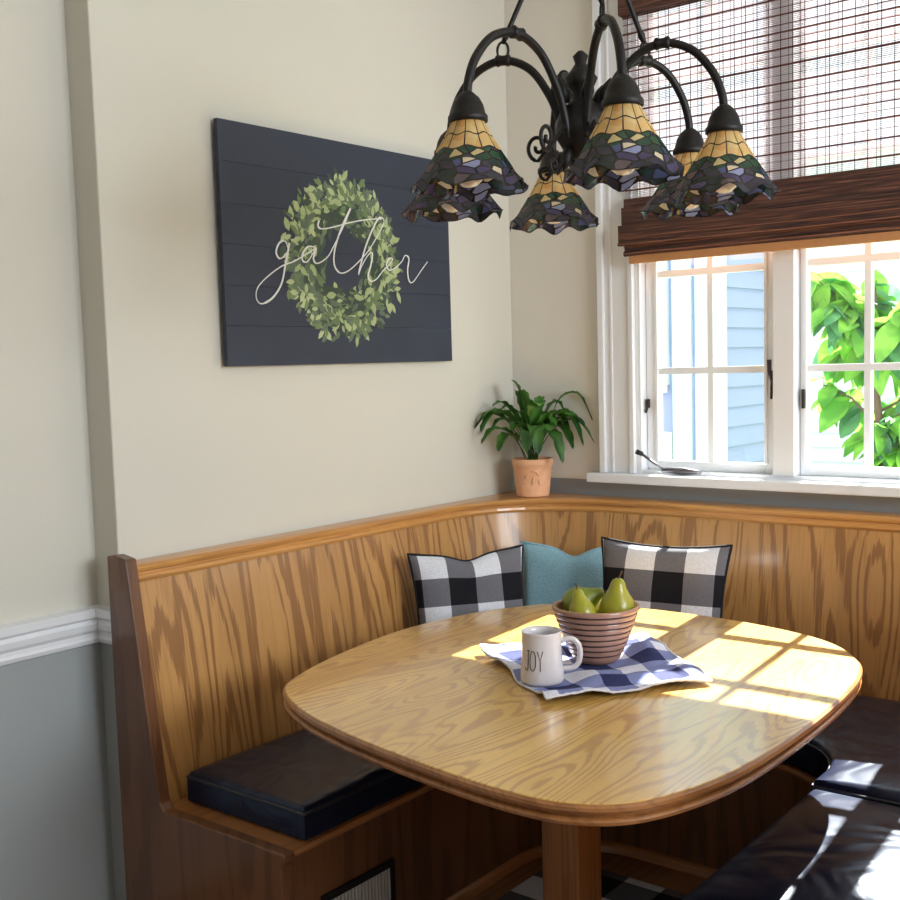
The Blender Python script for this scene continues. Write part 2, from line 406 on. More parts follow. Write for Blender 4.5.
def loft(rings, closed_ring=False, caps=False, uvswap=False):
    """rings: lists of 3D points with equal counts; UV u = arc length, v = across"""
    n = len(rings[0]); V = [p for r in rings for p in r]; Fc = []; UV = []
    arc = [0]
    mid = rings[len(rings)//2]
    for i in range(1, n): arc.append(arc[-1]+(Vector(mid[i])-Vector(mid[i-1])).length)
    k0 = n//2; acr = [0]
    for j in range(1, len(rings)): acr.append(acr[-1]+(Vector(rings[j][k0])-Vector(rings[j-1][k0])).length)
    J = len(rings)
    for j in range(J if closed_ring else J-1):
        j2 = (j+1) % J; a1 = acr[j2] if j2 else acr[j]+.02
        for i in range(n-1):
            Fc.append((j*n+i, j*n+i+1, j2*n+i+1, j2*n+i))
            q = [(arc[i], acr[j]), (arc[i+1], acr[j]), (arc[i+1], a1), (arc[i], a1)]
            UV.append([(b, a) for a, b in q] if uvswap else q)
    if caps:
        Fc.append(tuple(j*n for j in range(J))); UV.append([(0, 0)]*J)
        Fc.append(tuple(j*n+n-1 for j in range(J))[::-1]); UV.append([(0, 0)]*J)
    return V, Fc, UV

# ------------------------------------------------------------------ setting
YE = -1.75      # end of the left wall block
H = 2.95
# window opening x .52..1.62, z 1.08..2.75
WX0, WX1, WZ0, WZ1 = .52, 2.065, 1.075, 2.74
struct(MB().box(-.25, 4.8, -6.6, .12, -.06, 0).build('floor', M['floor'], grain='y'))
struct(MB().box(-.25, 4.8, -6.6, .25, H, H+.08).build('ceiling', M['ceil']))
struct(MB().box(-.25, 0, YE, 0, 0, H).build('wall_left', M['wall_split'], bevel=.004))
struct(MB().box(-.25, -.1, -6.5, YE, 0, H).build('wall_alcove', M['wall_split']))
w = MB()
w.box(-.25, WX0, 0, .16, 0, H); w.box(WX1, 4.8, 0, .16, 0, H)
w.box(WX0, WX1, 0, .16, 0, WZ0); w.box(WX0, WX1, 0, .16, WZ1, H)
struct(w.build('wall_window', M['wall_low']))
struct(MB().box(4.7, 4.8, -6.5, 0, 0, H).build('wall_right', M['wall']))
struct(MB().box(-.25, 4.8, -6.6, -6.5, 0, H).build('wall_back', M['wall']))
# chair rail: profile swept round the corner of the block
prof = [(0,.770),(.012,.775),(.016,.785),(.012,.792),(.012,.802),(.020,.812),(.024,.828),(.018,.838),(.028,.846),(.030,.868),(0,.872)]
rings = []
for d, z in prof:
    rings.append([(-.1+d, -6.5, z), (-.1+d, YE-d, z), (.0, YE-d, z)])
V, Fc, UV = loft(rings); struct(MB().add(V, Fc, UV).build('trim_1', M['white']), 'white moulded chair rail on the left wall')
# window casing (stepped) left / right / top
def casing(x0, x1, mirror=False):
    b = MB()
    w_ = x1-x0
    b.box(x0, x1, -.018, 0, WZ0, WZ1+.12)
    if not mirror:
        b.box(x0, x0+w_*.18, -.034, -.018, WZ0, WZ1+.12); b.box(x0+w_*.32, x0+w_*.40, -.024, -.018, WZ0, WZ1+.12); b.box(x0+w_*.86, x1, -.026, -.018, WZ0, WZ1+.12)
    else:
        b.box(x1-w_*.18, x1, -.034, -.018, WZ0, WZ1+.12); b.box(x0, x0+w_*.14, -.026, -.018, WZ0, WZ1+.12)
    return b
struct(casing(.385, .52).build('trim_2', M['white'], bevel=.003))
struct(casing(2.065, 2.20, True).build('trim_3', M['white'], bevel=.003))
struct(MB().box(.52, 2.065, -.018, 0, WZ1, WZ1+.12).build('trim_4', M['white'], bevel=.003))

# window: jamb, sill, mullion, two casement sashes; unseen third added to sun the right cushion
win = bpy.data.objects.new('window_1', None); COL.objects.link(win); win.location = (1.06, .05, WZ0); struct(win, 'white casement window with divided panes')
wl = (1.06, .05, WZ0)
def wb(b, name, mat, parent=win, **k):
    b.v = [off(v, wl) for v in b.v]; return b.build(name, mat, parent, **k)
b = MB(); b.box(WX0, WX0+.02, -.01, .12, WZ0, WZ1); b.box(WX1-.02, WX1, -.01, .12, WZ0, WZ1); b.box(WX0+.02, WX1-.02, -.01, .12, WZ1-.02, WZ1); b.box(WX0+.02, WX1-.02, -.005, .12, WZ0, WZ0+.012)
wb(b, 'window_frame', M['white'])
for xa, xb in ((1.012, 1.082), (1.548, 1.598)): wb(MB().box(xa, xb, -.015, .11, WZ0+.012, WZ1-.02), 'mullion', M['white'], bevel=.003)
wb(MB().box(.35, 2.24, -.065, -.0005, 1.043, 1.075), 'window_sill', M['white'], bevel=.004)
for x0, x1 in ((.542, 1.010), (1.084, 1.546), (1.600, 2.043)):
    z0, z1 = WZ0+.014, WZ1-.022; g0, g1 = (x0+.042 if x0 < 1 else x0+.020), (x1-.038 if x0 < 1 else x1-.022)
    b = MB(); b.box(x0, g0, .03, .065, z0, z1); b.box(g1, x1, .03, .065, z0, z1); b.box(g0, g1, .03, .065, z0, z0+.03); b.box(g0, g1, .03, .065, z1-.035, z1)
    b.box(g0-.006, g0+.004, .022, .03, z0+.03, z1-.035); b.box(g1-.004, g1+.006, .022, .03, z0+.03, z1-.035)
    sash = wb(b, 'sash', M['sash'], bevel=.002)
    xm = (g0+g1)/2 if x0 < 1 or x0 > 1.5 else 1.292
    b = MB(); b.box(xm-.010, xm+.010, .032, .060, z0+.03, z1-.035)
    for zz in (1.425, 1.752, 2.075, 2.395):
        b.box(g0, xm-.010, .032, .060, zz-.011, zz+.011); b.box(xm+.010, g1, .032, .060, zz-.011, zz+.011)
    o = b.build('muntin', M['sash'], sash); o.data.transform(Matrix.Translation([-c for c in wl]))
    gl = MB().box(g0, g1, .045, .048, z0+.03, z1-.035).build('pane', M['glass'], sash); gl.data.transform(Matrix.Translation([-c for c in wl]))
# crank operator
b = MB(); b.tube([(.625, -.02, 1.092), (.70, -.02, 1.090), (.765, -.018, 1.088)], [.010, .013, .006], 10)
hd = wb(b, 'crank_housing', M['metal'], smooth=True)
b = MB(); b.tube([(.635, -.028, 1.094), (.61, -.045, 1.115), (.565, -.055, 1.148)], .0045, 8)
o = b.build('crank_handle', M['metal'], hd, smooth=True); o.data.transform(Matrix.Translation([-c for c in wl]))
b = MB(); b.tube([(.566, -.052, 1.147), (.553, -.068, 1.156)], [.008, .009], 12)
o = b.build('crank_knob', M['black'], hd, smooth=True); o.data.transform(Matrix.Translation([-c for c in wl]))
# sash latch on the mullion, small keeper on the jamb
b = MB(); b.box(.994, 1.008, .012, .030, 1.36, 1.42); b.tube([(1.0, .012, 1.385), (1.0, -.008, 1.41), (1.0, -.012, 1.455)], [.006, .006, .008], 8)
b.tube([(1.0, .008, 1.375), (1.0, .004, 1.33)], [.005, .004], 8)
wb(b, 'latch', M['darkmetal'])
b = MB(); b.box(.546, .554, .012, .030, 1.30, 1.33); b.tube([(.55, .016, 1.30), (.55, .006, 1.285)], .005, 8)
wb(b, 'latch', M['darkmetal'])
b = MB(); b.box(1.095, 1.103, .012, .030, 1.30, 1.36)
wb(b, 'latch', M['darkmetal'])

# ------------------------------------------------------------------ banquette
XB = 2.07; YEND = -1.785
bench = thing('banquette_bench', 'U-shaped built-in oak banquette wrapping the breakfast corner under the window', 'bench', (1.035, -.9, 0))
bl = (1.035, -.9, 0)
def part(b, name, mat, parent=bench, base=bl, **k):
    b.v = [off(v, base) for v in b.v]; return b.build(name, mat, parent, **k)
def ring(x0, yb, r, z, yend=YE): return [(x, y, z) for x, y in upath(x0, XB-x0, yb, r, yend)]
# backrest: straight slope from the cap down to the seat
V, Fc, UV = loft([ring(.145, -.175, .30, .380), ring(.118, -.15, .32, .58), ring(.088, -.115, .35, .79), ring(.058, -.082, .38, .955)])
part(MB().add(V, Fc, UV), 'backrest', M['oak'], smooth=True)
# cap rail
cp = [(.004,-.004,.001,.962),(.004,-.004,.001,.99),(.055,-.075,.40,.99),(.068,-.088,.39,.987),(.073,-.093,.385,.980),(.071,-.091,.385,.972),(.064,-.084,.39,.968),(.064,-.084,.39,.963),(.068,-.088,.39,.960),(.069,-.089,.39,.952),(.066,-.086,.39,.944),(.056,-.078,.40,.942),(.004,-.004,.001,.962)]
V, Fc, UV = loft([ring(a, b_, c, d) for a, b_, c, d in cp], uvswap=True)
part(MB().add(V, Fc, UV), 'cap_rail', M['oak_trim'])
# seat board with rounded nose
sp_ = [(.14,-.17,.30,.362),(.585,-.605,.24,.362),(.600,-.620,.23,.366),(.603,-.623,.23,.374),(.600,-.620,.23,.382),(.59,-.61,.24,.385),(.14,-.17,.30,.385)]
V, Fc, UV = loft([ring(a, b_, c, d) for a, b_, c, d in sp_], uvswap=True)
part(MB().add(V, Fc, UV), 'seat_board', M['oak_edge'])
V, Fc, UV = loft([ring(.572, -.592, .25, 0), ring(.572, -.592, .25, .18), ring(.572, -.592, .25, .362)])
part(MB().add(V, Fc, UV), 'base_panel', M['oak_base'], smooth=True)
V, Fc, UV = loft([ring(.573, -.593, .25, .030), ring(.580, -.600, .245, .028), ring(.588, -.608, .24, .016), ring(.590, -.610, .24, 0.001)], uvswap=True)
part(MB().add(V, Fc, UV), 'shoe_moulding', M['oak_edge'], smooth=True)
# end panels
def endp(mirror):
    poly = [(-.0,0),(0,1.012),(.03,1.016),(.078,1.008),(.165,.405),(.18,.388),(.612,.388),(.614,.37),(.60,.355),(.595,0)]
    if mirror: poly = [(XB-x, z) for x, z in poly]
    n = len(poly); V = [(x, YEND, z) for x, z in poly]+[(x, YE-.001, z) for x, z in poly]
    Fc = [tuple(range(n)), tuple(range(n, 2*n))[::-1]]+[(i, i+n, (i+1) % n+n, (i+1) % n) for i in range(n)]
    return MB().add(V, Fc)
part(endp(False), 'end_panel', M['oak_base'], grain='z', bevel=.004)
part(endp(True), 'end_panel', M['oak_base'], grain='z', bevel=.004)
# floor register let into the left base
vf = MB(); y0, y1, z0, z1 = -1.64, -1.385, .06, .225; x0 = .573
vf.box(x0, x0+.010, y0, y1, z1-.018, z1); vf.box(x0, x0+.010, y0, y1, z0, z0+.018); vf.box(x0, x0+.010, y0, y0+.018, z0+.018, z1-.018); vf.box(x0, x0+.010, y1-.018, y1, z0+.018, z1-.018)
vent = part(vf, 'vent_grille', M['black'], bevel=.002)
b = MB(); k = y0+.026
while k < y1-.024:
    b.box(x0+.001, x0+.009, k, k+.005, z0+.018, z1-.018); k += .012
o = b.build('louvre', M['ventwhite'], vent); o.data.transform(Matrix.Translation([-c for c in bl]))

# ------------------------------------------------------------------ seat cushions
def cushion(name, outer, inner, z0, th, label, nt=14, seed=0, group=None):
    """outer/inner plan polylines with the same count; puffy slab between them"""
    n = len(outer); c = (sum(p[0] for p in outer+inner)/2/n, sum(p[1] for p in outer+inner)/2/n, z0)
    t = thing(name, label, 'cushion', c, group)
    L = [0]
    for i in range(1, n):
        L.append(L[-1]+hypot((outer[i][0]+inner[i][0]-outer[i-1][0]-inner[i-1][0])/2, (outer[i][1]+inner[i][1]-outer[i-1][1]-inner[i-1][1])/2))
    tot = L[-1]; r = .016; wid = hypot(outer[0][0]-inner[0][0], outer[0][1]-inner[0][1])
    V = []; Fc = []
    def hgt(i, s):
        e = min(L[i], tot-L[i]); a = min(s, 1-s)*wid; q = min(e, a)
        ed = 1-max(0, 1-q/r)**2 if q < r else 1
        bul = (1-math.exp(-a/.07))*(1-math.exp(-(e)/.07))*.012
        nz = noise.noise(Vector((L[i]*5+seed*7, s*3, seed)))*.006*(1-math.exp(-q/.05))
        return z0+th-r*(1-sqrt(max(0, 1-max(0, 1-q/r)**2)))+bul+nz
    svals = [0, .01, .025]+[.025+.95*k/nt for k in range(1, nt)]+[.975, .99, 1]
    S = len(svals)
    for i in range(n):
        for s in svals:
            V.append((outer[i][0]*(1-s)+inner[i][0]*s-c[0], outer[i][1]*(1-s)+inner[i][1]*s-c[1], hgt(i, s)-z0))
    for i in range(n-1):
        for j in range(S-1): Fc.append((i*S+j, i*S+j+1, (i+1)*S+j+1, (i+1)*S+j))
    # skirt loop
    loop = [j for j in range(S)]+[i*S+S-1 for i in range(1, n)]+[(n-1)*S+j for j in range(S-2, -1, -1)]+[i*S for i in range(n-2, 0, -1)]
    cx = 0; base = len(V); K = len(loop)
    for q in loop: V.append((V[q][0], V[q][1], .004))
    for a in range(K): Fc.append((loop[a], base+a, base+(a+1) % K, loop[(a+1) % K]))
    Fc.append(tuple(base+a for a in range(K)))
    MB().add(V, Fc).build('cushion_cover', M['leather'], t, smooth=True, angle=50)
    pts = [(V[q][0], V[q][1], V[q][2]+.001) for q in loop]
    b = MB(); b.tube(pts, .0032, 6, closed=True); b.build('piping', M['piping'], t, smooth=True)
    return t
def dense(a, b, n): return [(a[0]+(b[0]-a[0])*i/n, a[1]+(b[1]-a[1])*i/n) for i in range(n+1)]
def ends(a, b, n):
    ts = [0, .01, .025]+[.025+.95*k/n for k in range(1, n)]+[.975, .99, 1]
    return [(a[0]+(b[0]-a[0])*t, a[1]+(b[1]-a[1])*t) for t in ts]
ZC = .3865
cushion('seat_cushion', ends((.175, -1.705), (.175, -.93), 20), ends((.598, -1.705), (.598, -.93), 20), ZC, .080,
        'black leather seat cushion at the left end of the bench, below the wreath sign', seed=1)
n_a = upath(.165, XB-.165, -.20, .29, -.92, 14, 10, 14); n_b = upath(.602, XB-.588, -.622, .22, -.92, 14, 10, 14)
cushion('seat_cushion', n_a, n_b, ZC, .092, 'long curved black leather seat cushion along the back bench under the pillows', seed=2)
cushion('seat_cushion', ends((XB-.170, -1.72), (XB-.170, -.935), 20)[::-1], ends((1.490, -1.72), (1.490, -.935), 20)[::-1], ZC, .082,
        'sunlit black leather seat cushion on the right arm of the bench, nearest the viewer', seed=3)

# ------------------------------------------------------------------ table
tp = [(.912,-1.872),(.72,-1.815),(.567,-1.728),(.500,-1.62),(.445,-1.42),(.412,-1.15),(.445,-.90),(.52,-.73),(.62,-.622),(.826,-.560),(1.144,-.565),(1.40,-.640),(1.535,-.770),(1.595,-.92),(1.622,-1.15),(1.628,-1.45),(1.610,-1.67),(1.553,-1.835),(1.462,-1.913),(1.34,-1.932),(1.15,-1.915)]
tc0 = (1.02, -1.24); TZ = .745
outl = catmull([(x, y, 0) for x, y in tp], 6, closed=True)
table = thing('dining_table', 'rounded rectangular golden oak pedestal table in the middle of the banquette', 'table', (tc0[0], tc0[1], 0))
def tring(inset, z):
    N = len(outl); r = []
    for i, p in enumerate(outl):
        t = (outl[(i+1) % N]-outl[i-1]).normalized(); nrm = Vector((t.y, -t.x, 0))
        if nrm.dot(p-Vector((tc0[0], tc0[1], 0))) < 0: nrm = -nrm
        q = p-nrm*inset; r.append((q.x-tc0[0], q.y-tc0[1], z))
    return r
N = len(outl)
def tslab(profile, topcap, botcap):
    V = []; Fc = []
    for ins, z in profile: V += tring(ins, z)
    for j in range(len(profile)-1):
        for i in range(N):
            l = (i+1) % N; Fc.append((j*N+i, j*N+l, (j+1)*N+l, (j+1)*N+i))
    if botcap: Fc.append(tuple(range(N))[::-1])
    if topcap: Fc.append(tuple((len(profile)-1)*N+i for i in range(N)))
    return MB().add(V, Fc)
tslab([(.012, TZ-.004), (.006, TZ-.0015), (.008, TZ)], True, True).build('tabletop', M['oak_table'], table, grain='y')
tslab([(.030, TZ-.040), (.010, TZ-.040), (.004, TZ-.037), (.002, TZ-.031), (.005, TZ-.027), (.013, TZ-.025), (.013, TZ-.019), (.004, TZ-.018), (0, TZ-.012), (.001, TZ-.006), (.006, TZ-.002), (.012, TZ-.003)], False, True).build('edge_moulding', M['oak_edge'], table, grain='y', smooth=True, angle=40)
ped = MB().box(-.052, .052, -.052, .052, .0305, TZ-.060).build('pedestal', M['oak_edge'], table, grain='z', bevel=.006)
MB().box(-.28, .28, -.34, .34, TZ-.060, TZ-.0405).build('top_plate', M['oak_base'], table, grain='y')
MB().box(-.11, .11, -.11, .11, .0085, .030).build('foot', M['oak_edge'], table, grain='x', bevel=.008)
# rug
rg = MB(); V, Fc, UV = grid(lambda u, v: (.66+u*.78, -2.6+v*1.86, .008), 4, 8, lambda u, v: (u*.78/1.6, v*1.86/1.6))
rg.add(V, Fc, UV); n0 = len(rg.v)
rg.add([(.66,-2.6,.0005),(1.44,-2.6,.0005),(1.44,-.74,.0005),(.66,-.74,.0005),(.66,-2.6,.008),(1.44,-2.6,.008),(1.44,-.74,.008),(.66,-.74,.008)], [(0,1,5,4),(1,2,6,5),(2,3,7,6),(3,0,4,7),(3,2,1,0)], [[(0,0)]*4]*5)
tag(rg.build('floor_rug', M['rug']), 'black and white buffalo check rug on the floor under the table', 'rug')

# ------------------------------------------------------------------ pillows
def pillow(name, label, c, face, S, T, mat, tilt, edge, roll=0, group=None, sag=.0, seed=0):
    t = thing(name, label, 'pillow', c, group)
    fx, fy = face; yaw = atan2(fy, fx)
    n = 26; V = []; Fc = []; UV = []
    def pt(u, v, sgn):
        a, b_ = 2*u-1, 2*v-1
        # pinched edges, pointed corners
        px = a*(1-.10*(1-b_*b_)*(abs(a)**6)*1.0)*.5*S; pz = b_*(1-.09*(1-a*a)*(abs(b_)**6))*.5*S
        th = T*.5*(max(0, 1-abs(a)**3)**.55)*(max(0, 1-abs(b_)**3)**.55)
        wr = noise.noise(Vector((a*2.2+seed, b_*2.2, sgn)))*.010*(1-max(abs(a), abs(b_))**4)
        pz -= sag*math.exp(-(a/.28)**2)*max(0, b_)**2
        return Vector((sgn*(th+wr), px, pz))
    for sgn in (1, -1):
        v_, f_, uv_ = grid(lambda u, v: pt(u, v, sgn), n, n)
        if sgn < 0: f_ = [q[::-1] for q in f_]; uv_ = [q[::-1] for q in uv_]
        o = len(V); V += v_; Fc += [tuple(k+o for k in q) for q in f_]; UV += uv_
    mt = Matrix.Rotation(yaw, 4, 'Z') @ Matrix.Rotation(-tilt, 4, 'Y') @ Matrix.Rotation(roll, 4, 'X')
    V = [mt @ v for v in V]
    o = MB().add(V, Fc, UV).build('pillow_cover', mat, t, smooth=True)
    ring_ = [pt(i/n, 0, 1) for i in range(n)]+[pt(1, i/n, 1) for i in range(n)]+[pt(1-i/n, 1, 1) for i in range(n)]+[pt(0, 1-i/n, 1) for i in range(n)]
    ring_ = [mt @ Vector((0, q.y, q.z)) for q in ring_]
    b = MB(); b.tube(ring_, .0045, 6, closed=True); b.build('piping', edge, t, smooth=True)
    return t
G = 'buffalo check pillows on the back bench'
pillow('throw_pillow', 'black and white buffalo check pillow at the left, leaning in the bench corner', (.282, -.655, .690), (.82, -.57), .385, .10, M['pillow'], .20, M['blackcloth'], roll=.0, group=G, sag=.02, seed=1)
pillow('throw_pillow', 'soft teal knitted pillow between the two buffalo check pillows', (.435, -.300, .683), (.45, -.89), .36, .09, M['teal'], .22, M['teal'], roll=-.03, sag=.03, seed=4)
pillow('throw_pillow', 'black and white buffalo check pillow at the right, behind the fruit bowl', (.812, -.395, .703), (.12, -1), .42, .10, M['pillow_b'], .20, M['blackcloth'], roll=.0, group=G, seed=9)

# ------------------------------------------------------------------ table setting
ZT = TZ+.001
cor = [(.763,-1.23),(1.13,-1.495),(1.346,-1.167),(1.028,-.883)]
def nap(u, v, lift=0):
    a, b_, c, d = [Vector((x, y, 0)) for x, y in cor]
    p = (a*(1-u)+b_*u)*(1-v)+(d*(1-u)+c*u)*v
    w = noise.noise(Vector((p.x*6, p.y*6, 2)))
    e = min(u, 1-u, v, 1-v)
    p += Vector((noise.noise(Vector((p.x*7, p.y*7, 5))), noise.noise(Vector((p.x*7, p.y*7, 9))), 0))*.016
    # flat under the mug and the bowl
    fl = 1
    for (x, y, r) in ((1.04, -1.145, .075), (1.035, -1.37, .065)):
        dd = hypot(p.x-x, p.y-y); fl = min(fl, max(0, min(1, (dd-r)/.06)))
    h = (.006+.030*max(0, w)+.020*max(0, noise.noise(Vector((p.x*14, p.y*11, 1)))))*fl
    return Vector((p.x, p.y, ZT+.003+h+lift))
V, Fc, UV = grid(nap, 54, 54)
V2, F2, UV2 = grid(lambda u, v: nap(u, v, -.0025), 54, 54)
napk = thing('cloth_napkin', 'blue-grey buffalo check cloth spread under the mug and the fruit bowl', 'napkin', (1.06, -1.19, ZT))
nb = (1.06, -1.19, ZT)
b = MB().add(V, Fc, UV).add(V2, [f[::-1] for f in F2], [q[::-1] for q in UV2]); part(b, 'cloth', M['napkin'], napk, nb, smooth=True)
edge = [nap(i/40, 0) for i in range(40)]+[nap(1, i/40) for i in range(40)]+[nap(1-i/40, 1) for i in range(40)]+[nap(0, 1-i/40) for i in range(40)]
b = MB(); b.tube(edge, [.0022+.0012*(i % 2) for i in range(len(edge))], 6, closed=True); part(b, 'fringe', M['lace'], napk, nb, smooth=True)

# bowl
ZB = ZT+.0055
bowl = thing('fruit_bowl', 'ridged brown wooden bowl holding pears on the checked cloth', 'bowl', (1.04, -1.145, ZB))
pr = [(.048, 0)]
NR = 9; hb = .134
for k in range(NR):
    z0 = .006+(hb-.006)*k/NR; z1 = .006+(hb-.006)*(k+1)/NR; t = (k+.5)/NR
    r = .052+.053*(t**.8); g = .0035
    pr += [(r-.004, z0), (r-.004, z0+.0022), (r+.0005, z0+.0035), (r+.002, (z0+z1)/2), (r+.002, z1-.0015)]
pr += [(pr[-1][0]-.001, hb)]
ro = pr[-1][0]
MB().lathe(pr, 56, uvs=True).build('bowl_body', M['bowl'], bowl, smooth=True, angle=35)
for k in range(1, NR):
    zg = .006+(hb-.006)*k/NR+.0012; tg = k/NR; rg_ = .052+.053*(tg**.8)-.0005
    MB().tube([(rg_*cos(2*pi*i/48), rg_*sin(2*pi*i/48), zg) for i in range(48)], .0021, 6, closed=True).build('groove', M['groove'], bowl, smooth=True)
MB().lathe([(ro, hb), (ro-.004, hb+.002), (ro-.009, hb-.002), (.085, .09), (.06, .03), (.001, .012)], 56, capb=False, uvs=True).build('bowl_lining', M['bowl_in'], bowl, smooth=True)
# pears
PP = [(0, 0), (.014, .001), (.027, .008), (.034, .022), (.035, .036), (.031, .050), (.023, .063), (.017, .074), (.014, .084), (.010, .091), (.004, .094), (0.0005, .0935)]
def pear(loc, rx, rz, s, mat, label):
    t = thing('pear', label, 'pear', loc, 'pears in the wooden bowl'); t.rotation_euler = (rx, 0, rz); t.scale = (s, s, s)
    b = MB().lathe(PP, 24, capb=False)
    b.v = [(x*(1+.05*noise.noise(Vector((x*30, y*30, z*30))))+.25*max(0, z-.05)**1*.3, y, z-.03) for x, y, z in b.v]
    b.build('pear_body', mat, t, smooth=True)
    MB().tube([(.003, 0, .060), (.006, .001, .068), (.011, .002, .078)], [.0018, .0015, .0022], 6).build('stem', M['stem'], t, smooth=True)
pear((1.085, -1.120, ZB+.122), 0.06, .3, 1.22, M['pear'], 'upright yellow-green pear at the right of the wooden bowl')
pear((.985, -1.140, ZB+.130), -1.15, -.9, 1.12, M['pear2'], 'large dark green pear lying at the back left of the wooden bowl')
pear((1.035, -1.196, ZB+.122), -.22, 1.9, .92, M['pear'], 'small green pear at the front left of the wooden bowl')
pear((1.035, -1.085, ZB+.095), -1.3, .6, .8, M['pear2'], 'half-hidden green pear between the others in the wooden bowl')

# mug
mug = thing('coffee_mug', 'cream ceramic mug lettered JOY standing on the checked cloth', 'mug', (1.035, -1.37, ZB))
mp_ = [(.040, 0), (.0475, .003), (.0495, .010), (.0485, .025), (.0455, .06), (.0440, .105), (.0445, .113), (.0452, .1165), (.044, .118), (.0415, .1165), (.0405, .105), (.042, .06), (.043, .012), (.001, .008)]
MB().lathe(mp_, 48).build('mug_body', M['ceramic'], mug, smooth=True)
hx, hy = .80, .60
def hp(r, z): return (hx*r, hy*r, z)
hpts = catmull([hp(.043, .094), hp(.058, .098), hp(.074, .094), hp(.084, .080), hp(.086, .060), hp(.081, .041), hp(.068, .031), hp(.047, .029)], 6)
MB().tube(hpts, .0062, 12).build('handle', M['ceramic'], mug, smooth=True)
# lettering wrapped round the body; angle measured in the view of the photograph
a0 = atan2(-.78, .62)      # towards the viewer
def rad(z): return .0455+(.0485-.0455)*max(0, (.06-z))/.035*1.0 if z < .06 else .0455-(z-.06)/.045*.0015
def stroke(b, pts):
    q = []
    for (s, z) in pts:
        a = a0+s/.0455; r = rad(z)+.0004; q.append((r*cos(a), r*sin(a), z))
    b.tube(q, .0009, 6)
lt = MB(); zb, zt = .036, .080
def sc(x0, w): return lambda pts: [(x0+p[0]*w, zb+p[1]*(zt-zb)) for p in pts]
f = sc(-.0440, .009); stroke(lt, f([(0, .12), (.3, 0), (.7, 0), (.9, .15), (.9, 1)])); stroke(lt, f([(.3, 1), (1.4, 1)]))
f = sc(-.0310, .014); stroke(lt, f([(.5+.5*sin(2*pi*k/20), .5+.5*cos(2*pi*k/20)) for k in range(21)]))
f = sc(-.0130, .012); stroke(lt, f([(0, 1), (.5, .5), (1, 1)])); stroke(lt, f([(.5, .5), (.5, 0)]))
lt.build('lettering', M['ink'], mug, smooth=True)

# ------------------------------------------------------------------ wall sign
sg = (.0, -.895, 1.48)
SY0, SY1, SZ0, SZ1 = -1.388, -.400, 1.480, 2.148
sign = thing('wall_sign', 'navy plank sign with a green wreath and white script gather on the left wall', 'sign', sg)
b = MB(); npl = 6; ph = (SZ1-SZ0)/npl
for i in range(npl): b.box(.014, .030, SY0, SY1, SZ0+i*ph+.0003, SZ0+(i+1)*ph-.0003)
part(b, 'board', M['navy'], sign, sg, bevel=.0004)
for ya in (SY0+.03, SY1-.07): part(MB().box(.0005, .0138, ya, ya+.04, SZ0+.03, SZ1-.03), 'batten', M['navy_groove'], sign, sg)
LM = [leafmat('wreath_leaf_'+n_, c, d, 0, .7) for n_, c, d in (('dark', (52,66,58), (70,86,70)), ('sage', (92,112,78), (118,138,92)), ('light', (150,166,116), (184,196,150)), ('grey', (84,98,86), (104,120,98)))]
wc = (-.912, 1.797); wreath = [MB() for _ in LM]
for i in range(1250):
    a = random.uniform(0, 2*pi); rr = random.triangular(.088, .268, .19); rr2 = rr*(1.0)
    y = wc[0]+rr2*cos(a); z = wc[1]+rr2*sin(a)*1.0
    d = a+random.choice((1, -1))*random.uniform(.1, .9)*1.2 if rr > .19 else a+pi/2+random.uniform(-.8, .8)
    L = random.uniform(.024, .046); W = L*random.uniform(.34, .5)
    dy, dz = cos(d), sin(d); x = .0303+.0012*i/1250
    P = [(0, 0), (.3, .5), (.65, .5), (1, 0), (.65, -.5), (.3, -.5)]
    k = 0 if rr < .165 and random.random() < .55 else random.choice((0, 1, 1, 3, 2) if random.random() < .6 else (2, 1, 2, 3))
    wreath[k].add([(x, y+dy*L*(p-.5)-dz*W*q, z+dz*L*(p-.5)+dy*W*q) for p, q in P], [tuple(range(6))])
for mb_, mt in zip(wreath, LM): part(mb_, 'wreath_leaves', mt, sign, sg)
gl1 = [(-1.146,1.808),(-1.157,1.834),(-1.181,1.828),(-1.195,1.801),(-1.18,1.784),(-1.152,1.803),(-1.142,1.83),(-1.161,1.767),(-1.179,1.713),(-1.214,1.673),(-1.256,1.654),(-1.276,1.667),(-1.271,1.697),(-1.234,1.729),(-1.177,1.762),(-1.129,1.778),(-1.085,1.798),(-1.042,1.821),(-1.064,1.826),(-1.088,1.807),(-1.092,1.784),(-1.073,1.781),(-1.046,1.809),(-1.034,1.823),(-1.047,1.791),(-1.031,1.778),(-.988,1.799),(-.96,1.833),(-.917,1.892),(-.88,1.951),(-.901,1.925),(-.934,1.872),(-.957,1.819),(-.96,1.777),(-.938,1.755),(-.903,1.761),(-.853,1.792),(-.802,1.833),(-.748,1.895),(-.729,1.927),(-.749,1.935),(-.78,1.902),(-.823,1.832),(-.855,1.754),(-.84,1.779),(-.81,1.814),(-.789,1.822),(-.797,1.786),(-.812,1.751),(-.8,1.735),(-.773,1.743),(-.74,1.771),(-.709,1.792),(-.693,1.809),(-.711,1.81),(-.724,1.789),(-.71,1.773),(-.679,1.784),(-.648,1.805),(-.632,1.824),(-.614,1.815),(-.622,1.779),(-.617,1.745),(-.597,1.74),(-.556,1.777),(-.519,1.81)]
gl2 = [(-1.018,1.904),(-1.023,1.888),(-1.007,1.881),(-.957,1.89),(-.889,1.908),(-.804,1.925),(-.739,1.932)]
b = MB()
for st in (gl1, gl2):
    q = catmull([(.0322, y, z) for y, z in st], 5)
    rs = []
    for i in range(len(q)):
        d = q[min(i+1, len(q)-1)]-q[max(i-1, 0)]; rs.append(.0020+(.0014 if d.z < -.3*abs(d.y) else 0))
    b.tube(q, rs, 6)
